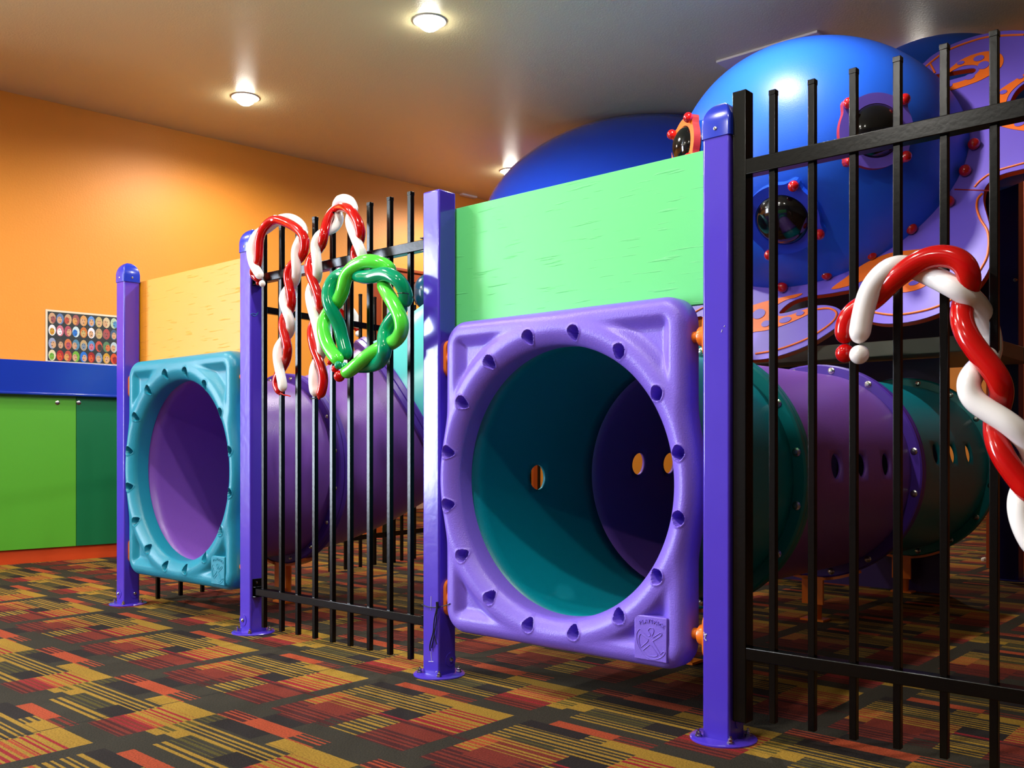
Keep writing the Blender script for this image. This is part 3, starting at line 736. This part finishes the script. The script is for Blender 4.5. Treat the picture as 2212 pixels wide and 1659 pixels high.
# routed orange areas
ink = [
 ([(1575,712),(1590,676),(1632,658),(1680,645),(1732,634),(1722,642),(1700,648),(1678,660),(1674,672),(1684,683),(1710,680),(1750,665),(1762,668),(1745,680),(1700,700),(1660,713),(1632,717),(1600,722)],
  [((1671,655),13,8), ((1640,679),19,14), ((1655,700),13,9), ((1697,692),18,8), ((1729,678),12,6)]),
 ([(1796,625),(1830,598),(1868,570),(1920,548),(1975,540),(2020,537),(2040,545),(2020,560),(1985,590),(2005,610),(1985,625),(1950,632),(1935,622),(1960,596),(1930,577),(1880,600),(1840,616)],
  [((1975,560),14,8), ((1975,612),16,7), ((1915,565),12,7)]),
 ([(2040,160),(2075,131),(2110,116),(2140,111),(2162,117),(2168,132),(2158,150),(2120,173),(2080,188),(2047,197),(2044,186),(2070,178),(2098,168),(2114,155),(2116,146),(2104,141),(2080,143),(2060,152),(2050,158)],
  [((2076,137),11,5), ((2115,127),16,8), ((2125,142),17,11), ((2095,167),15,8), ((2054,184),6,6)]),
 ([(2140,240),(2143,215),(2160,195),(2190,175),(2225,155),(2280,145),(2310,165),(2300,195),(2275,205),(2298,180),(2280,158),(2240,162),(2205,180),(2180,205),(2172,235),(2180,255),(2230,262),(2260,270),(2230,283),(2190,280),(2160,272),(2145,260)],
  [((2168,200),11,6), ((2203,267),16,9), ((2205,168),9,5)]),
]
for pts, suck in ink:
    f = MB(); poly_slab(f, mk(curve(pts, 4)), [], ON, .0025, -.001, 'hdpe_orange', 'groove_red')
    inl = f.build('orange_inlay', 'hdpe_orange', oc, smooth=False)
    for (cx_, cy_), a, b in suck:
        a, b = a*.74, b*.74
        ring = [(cx_+a*cos(2*pi*i/20)*1.0, cy_+b*sin(2*pi*i/20)-a*cos(2*pi*i/20)*.25) for i in range(20)]
        f2 = MB(); poly_slab(f2, mk(ring), [], ON, .005, 0, 'hdpe_purple', 'groove_red'); f2.build('sucker_pad', 'hdpe_purple', inl, smooth=False)
for pts in ([(1766,668),(1790,666),(1806,674),(1804,688),(1785,706),(1740,733),(1680,755),(1632,764)], [(1880,673),(1930,680),(1990,672),(2040,655),(2085,625),(2125,570),(2135,535),(2133,500),(2118,474),(2110,450),(2112,430),(2122,418)],
            [(1995,148),(2040,113),(2090,92),(2140,79),(2212,75)], [(2105,404),(2120,388),(2150,370),(2212,352)], [(2010,139),(2020,158)], [(1495,678),(1505,672),(1520,664)]):
    MB().tube(smooth_path([op(a, b, .002) for a, b in pts], 5), .005, 6).build('groove', 'hdpe_orange', oc)
f4 = MB(); f4.tube([op(2062,409,.001), op(2139,412,.001)], .003, 6); f4.build('joint_line', 'groove_red', oc)

# blue domes farther back
def far_dome(px, py, D, rx, ry, rd, tilt, m, label):
    c = atD(px, py, D); Mx = Matrix((RT, FW, UP)).transposed() @ Matrix.Rotation(tilt, 3, 'Y')
    o = MB().ball((0,0,0), 1, None, 64, sq=(rx, rd, ry), M=Mx).build('play_dome', m); o.location = c
    return tag(o, label, 'dome', 'blue bubble domes at the back')
far_dome(1375, 475, 6.5, 1.06, .69, .6, radians(-7), 'dome_back', 'glossy blue bubble dome rising behind the green board')
far_dome(2070, 250, 5.05, .60, .425, .26, 0, 'dome_blue', 'blue dome behind the purple octopus arm at the top right')
mat('dome_dark', (8, 66, 96), .2, coat=.4)
far_dome(936, 632, 5.6, .12, .12, .1, 0, 'dome_dark', 'small dark blue dome just left of the uncapped violet post')

# ------------------------------------------------------------------ deck and posts behind
q_ = onZ(2180, 1254, 0)
tag(MB().box((-.95, 2.62, 1.165), (.40, q_.y-.01, 1.24)).build('platform', 'deck_grey', bevel=.004), 'grey platform edge above the crawl tunnel under the octopus panel', 'platform')
tag(MB().box((-.95, 2.83, 0), (.17, 2.86, 1.16)).build('screen_panel', 'dark_violet', smooth=False), 'dark violet panel closing the space behind the crawl tunnel', 'panel')
q = onZ(2180, 1254, 0)
tag(MB().box((-.95, 2.95, 1.241), (.36, 2.98, 1.98)).build('screen_panel', 'navy_dark', smooth=False), 'added dark navy sheet on the platform, darkening the gaps behind the octopus arms', 'panel')  # sheet added to keep the bright back wall out of the arm gaps
t = thing('support_post', (q.x, q.y+.05, 0), 'dark navy support post behind the right fence', 'post')
MB().box((q.x-.065, q.y, 0), (q.x+.045, q.y+.11, 2.3)).build('shaft', 'navy_post', t, bevel=.004)
MB().lathe([(0,0),(.1,0),(.1,.006),(0,.006)], (q.x, q.y+.05, 0), (0,0,1), 32).build('base_plate', 'navy_post', t)
for z in (.85, 1.62): 
    MB().lathe([(.012,0),(.01,.006),(0,.008)], (q.x+.03, q.y-.001, z), (0,-1,0), 10).build('bolt', 'steel', t)
mat('slat_brown', (190, 84, 40), .5)
tag(MB().box((q.x-.25, q.y+.5, 0), (q.x+1.6, q.y+.53, 2.5)).build('backboard', 'slat_brown', smooth=False), 'reddish orange board behind the navy post', 'board')
f = MB(); qq = onZ(2132, 1215, 0)
for k in range(7):
    f.ball(qq+Vector((random.uniform(-.025,.025), random.uniform(-.02,.02), .012+random.uniform(0,.02))), random.uniform(.009,.016), None, 6)
o = f.build('paper_scrap', 'paper_white', smooth=False); tag(o, 'crumpled white paper scrap on the dark carpet behind the right fence', 'paper')

# ------------------------------------------------------------------ balloons
def balloon(root, name, knots, r, m, base=None, n=20, taper=(1, 1)):
    K = [tuple(k)+((0,) if len(k) < 3 else ()) for k in knots]
    Q = smooth_path([(k[0], k[1], k[2]*600) for k in K], 8)
    for _ in range(3):
        for ax, w_ in ((0, 2), (1, 2), (2, 6)):
            v_ = [q[ax] for q in Q]
            for i in range(1, len(Q)-1):
                a_, b_ = max(0, i-w_), min(len(Q), i+w_+1); m_ = min(i-a_, b_-1-i); Q[i][ax] = sum(v_[i-m_:i+m_+1])/(2*m_+1)
    P = [base(q.x, q.y, q.z/600) if len(knots[0]) > 2 else base(q.x, q.y) for q in Q]
    N = len(P); L_ = [0]
    for i in range(1, N): L_.append(L_[-1]+(P[i]-P[i-1]).length)
    T = L_[-1]; rad = []
    for i in range(N):
        s_ = min(L_[i], T-L_[i]); q = min(1, s_/(r*1.3)); rad.append(r*max(.12, sqrt(1-(1-q)**2)))
    return MB().tube(P, rad, n).build(name, m, root)
FR, BK, HB = -.048, -.013, .068
def yb(x, y, Y=FR): return onY(x, y, Y)
F_, B_ = FR, BK
c1_ = thing('candy_cane_balloon', onY(610, 850, FR), 'red and white twisted candy cane balloon hooked over at the violet post, leftmost', 'balloon', 'balloon decorations')
balloon(c1_, 'white_balloon', [(564,601,F_),(559,591,F_),(548,573,F_),(542,547,F_),(546,523,F_),(558,503,B_),(574,497,B_),(592,482,F_),(613,471,.03),(634,473,.05),(650,485,.05),(656,501,B_),(649,518,F_),(640,537,F_),(639,559,F_),(641,587,F_),(638,607,B_),(625,622,B_),(614,638,F_),(613,655,F_),(621,677,F_),(628,698,F_),(626,718,B_),(613,734,B_),(602,750,F_),(599,766,F_),(601,785,F_),(605,805,F_),(610,828,F_),(611,846,F_)], .0172, 'balloon_white', yb)
balloon(c1_, 'red_balloon', [(562,604,B_),(552,597,B_),(548,585,B_),(556,572,F_),(559,550,F_),(560,523,F_),(566,499,F_),(580,481,F_),(597,474,B_),(617,480,F_),(635,489,F_),(650,502,F_),(659,519,F_),(657,543,F_),(646,560,B_),(630,573,F_),(622,589,F_),(623,611,F_),(629,635,F_),(630,657,F_),(624,673,B_),(613,687,F_),(611,708,F_),(616,728,F_),(621,747,F_),(621,765,F_),(616,784,B_),(603,805,B_),(597,824,B_),(600,838,B_),(608,850,B_)], .0164, 'balloon_red', yb)
MB().ball(onY(566.5,612.5,FR-.01), .012, None, 16).build('white_end', 'balloon_white', c1_)
MB().ball(onY(557.5,612,BK), .0085, None, 14).build('red_end', 'balloon_red', c1_)
MB().tube(smooth_path([onY(606,849,FR),onY(613,853,FR),onY(620,854,FR),onY(627,856,FR)], 4), .0022, 8).ball(onY(604,852,FR), .004, None, 8).build('knot', 'balloon_red', c1_)
c2_ = thing('candy_cane_balloon', onY(686, 858, FR), 'red and white twisted candy cane balloon behind and left of the green wreath', 'balloon', 'balloon decorations')
balloon(c2_, 'white_balloon', [(683,856,F_),(678,840,F_),(677,818,F_),(679,795,F_),(688,776,B_),(696,757,F_),(690,727,F_),(682,694,F_),(673,663,F_),(669,638,F_),(673,620,B_),(682,607,B_),(686,592,F_),(685,572,F_),(683,550,F_),(681,529,F_),(689,510,F_),(705,500,B_),(722,492,.04),(733,474,.05),(728,456,.05),(728,441,.04),(736,431,.03),(748,430,.02),(759,438,.02),(763,452,B_),(757,470,B_),(757,485,F_),(763,502,F_),(771,522,F_),(779,541,F_),(785,560,F_),(790,582,.0)], .0172, 'balloon_white', yb)
balloon(c2_, 'red_balloon', [(690,859,F_),(696,842,F_),(699,822,F_),(697,803,F_),(690,781,F_),(681,760,F_),(675,737,F_),(673,714,F_),(680,693,B_),(690,676,B_),(694,660,F_),(687,636,F_),(678,612,F_),(669,590,F_),(667,572,F_),(675,555,B_),(688,540,B_),(698,521,F_),(701,499,F_),(708,473,.0),(720,457,.06),(733,448,.06),(745,447,F_),(759,456,F_),(771,474,F_),(778,494,F_),(779,514,F_),(772,530,B_),(767,545,B_),(769,561,B_),(778,580,B_)], .0164, 'balloon_red', yb)
MB().tube([onY(686,857,FR),onY(691,862,FR)], .003, 8).ball(onY(689,861,FR-.004), .004, None, 8).build('knot', 'balloon_red', c2_)
MB().tube(smooth_path([onY(669,861,FR),onY(676,861,FR),onY(684,860,FR)], 3), .002, 6).build('tie', 'wire_black', c2_)
w_ = thing('wreath_balloon', onY(735, 808, FR), 'round lime and dark green twisted balloon wreath tied to the middle fence', 'balloon', 'balloon decorations')
W = FR-.035; W2 = FR+.0
rw = .0228
balloon(w_, 'lime_balloon', [(850,592,W2),(834,574,W2),(812,566,W),(790,564,W),(769,573,W),(752,589,W),(744,608,W),(739,632,W),(727,655,W2),(710,674,W2),(699,698,W),(700,722,W),(709,748,W),(722,768,W),(737,783,W)], rw, 'balloon_lime', yb)
balloon(w_, 'lime_balloon', [(826,612,W2),(835,630,W),(848,652,W),(861,676,W),(868,700,W),(865,722,W),(850,739,W2),(822,751,W2),(795,768,W),(772,787,W),(756,800,W),(740,808,W)], rw, 'balloon_lime', yb)
balloon(w_, 'dark_green_balloon', [(874,664,W2),(877,640,W2),(868,615,W),(852,599,W),(830,591,W),(806,597,W),(785,598,W),(765,592,W2),(740,591,W2),(722,603,W2),(710,625,W),(709,650,W),(720,676,W),(732,700,W2),(738,728,W2),(745,755,W2),(750,777,W2)], rw, 'balloon_emerald', yb)
balloon(w_, 'dark_green_balloon', [(874,655,W2),(860,675,W2),(842,697,W2),(830,722,W2),(830,745,W),(830,764,W),(820,782,W2),(800,790,W2),(778,791,W2),(760,789,W2)], rw, 'balloon_emerald', yb)
for (a, b, r_, m) in ((733,813,.019,'balloon_red'), (724,797,.013,'balloon_red'), (731,789,.014,'balloon_emerald'), (745,790,.011,'balloon_emerald'), (712,783,.009,'balloon_red')):
    MB().ball(onY(a, b, W-.01), r_, None, 16).build('berry', m, w_)
MB().tube(smooth_path([onY(858,634,W-.03),onY(873,633,W-.03),onY(886,636,FR),onY(893,644,FR),onY(899,658,FR)], 4), .0018, 6).build('wire', 'wire_black', w_)
c3_ = thing('candy_cane_balloon', onY(1840, 762, FR), 'largest red and white candy cane balloon on the right fence, cut off by the frame', 'balloon', 'balloon decorations')
r3 = .0225
G = FR-.012; G2 = FR+.03
balloon(c3_, 'white_balloon', [(1855,742,G),(1856,728,G),(1860,700,G),(1867,665,G),(1880,625,G),(1905,592,G),(1935,575,G),(1968,577,G2),(2005,592,G2),(2045,612,G),(2085,635,G),(2113,662,.0),(2130,695,.07),(2140,735,.08),(2138,768,.05),(2118,790,G2),(2098,812,G),(2092,838,G),(2105,866,G),(2140,890,G),(2175,912,G),(2208,940,G),(2232,975,G2),(2236,1015,G2),(2215,1050,G2),(2203,1078,G),(2205,1115,G),(2222,1160,G),(2250,1200,G)], r3, 'balloon_white', yb)
balloon(c3_, 'red_balloon', [(1828,742,G2),(1825,718,G2),(1831,690,G2),(1850,668,G2),(1886,648,G2),(1920,614,G),(1951,588,G),(1985,565,G),(2022,553,G),(2060,556,G),(2086,575,G),(2094,605,G),(2088,635,G2),(2078,668,G2),(2080,702,G),(2097,738,G),(2125,775,G),(2152,810,G),(2164,842,G),(2160,872,G2),(2150,905,G2),(2152,950,G),(2172,995,G),(2205,1040,G),(2240,1085,G)], r3, 'balloon_red', yb)
MB().ball(onY(1856,766,G), .0205, None, 24).build('white_end', 'balloon_white', c3_)
MB().ball(onY(1825,763,G2+.0), .0205, None, 24).build('red_end', 'balloon_red', c3_)
def sb(x, y, X=-2.93): return onX(x, y, X)
c4_ = thing('candy_cane_balloon', onX(774, 721, -2.93), 'small end of a candy cane balloon hanging on the far fence behind the wreath', 'balloon', 'balloon decorations')
balloon(c4_, 'white_balloon', [(715,600),(728,640),(742,658),(756,670),(767,686),(772,705)], .027, 'balloon_white', sb)
balloon(c4_, 'red_balloon', [(712,615),(722,645),(740,670),(755,690),(770,707),(776,714)], .024, 'balloon_red', lambda a, b: onX(a, b, -2.97))
MB().ball(onX(774,721,-2.93), .02, None, 12).build('white_end', 'balloon_white', c4_)

# wire tie on the uncapped post
tw = thing('wire_tie', onY(945, 1310, -.004), 'frayed dark wire tied round the uncapped violet post near the bottom', 'wire')
f = MB(); f.tube(smooth_path([onY(911,1306,-.003),onY(925,1311,-.003),onY(942,1312,-.004),onX(950,1311,PX[3]+HW+.003),onX(962,1308,PX[3]+HW+.03),onX(972,1304,PX[3]+HW+.05)], 4), .0016, 6).build('loop', 'wire_black', tw)
f = MB(); f.tube([onY(944,1300,-.005), onY(945,1314,-.005)], .0045, 6)
for (a, b, c) in ((938,1345,.0022),(932,1375,.0016),(929,1403,.001),): pass
f.tube(smooth_path([onY(944,1312,-.006),onY(938,1340,-.006),(onY(936,1365,-.006)),onY(929,1392,-.006),onY(929,1406,-.006)], 4), .0022, 6)
f.tube(smooth_path([onY(945,1312,-.006),onY(941,1350,-.006),onY(937,1375,-.006),onY(932,1400,-.006)], 4), .0018, 6)
f.tube(smooth_path([onY(945,1314,-.006),onY(942,1345,-.006),onY(938,1372,-.006),onY(944,1392,-.006)], 4), .0016, 6)
f.build('loose_ends', 'wire_black', tw)

# ------------------------------------------------------------------ view
vs_ = scene.view_settings; vs_.view_transform = 'Standard'; vs_.look = 'None'; vs_.gamma = 1; vs_.exposure = 0; vs_.use_curve_mapping = False
scene.cycles.max_bounces = 8; scene.cycles.diffuse_bounces = 4; scene.cycles.glossy_bounces = 4; scene.cycles.transmission_bounces = 6
scene.cycles.sample_clamp_indirect = 6; scene.cycles.use_denoising = True
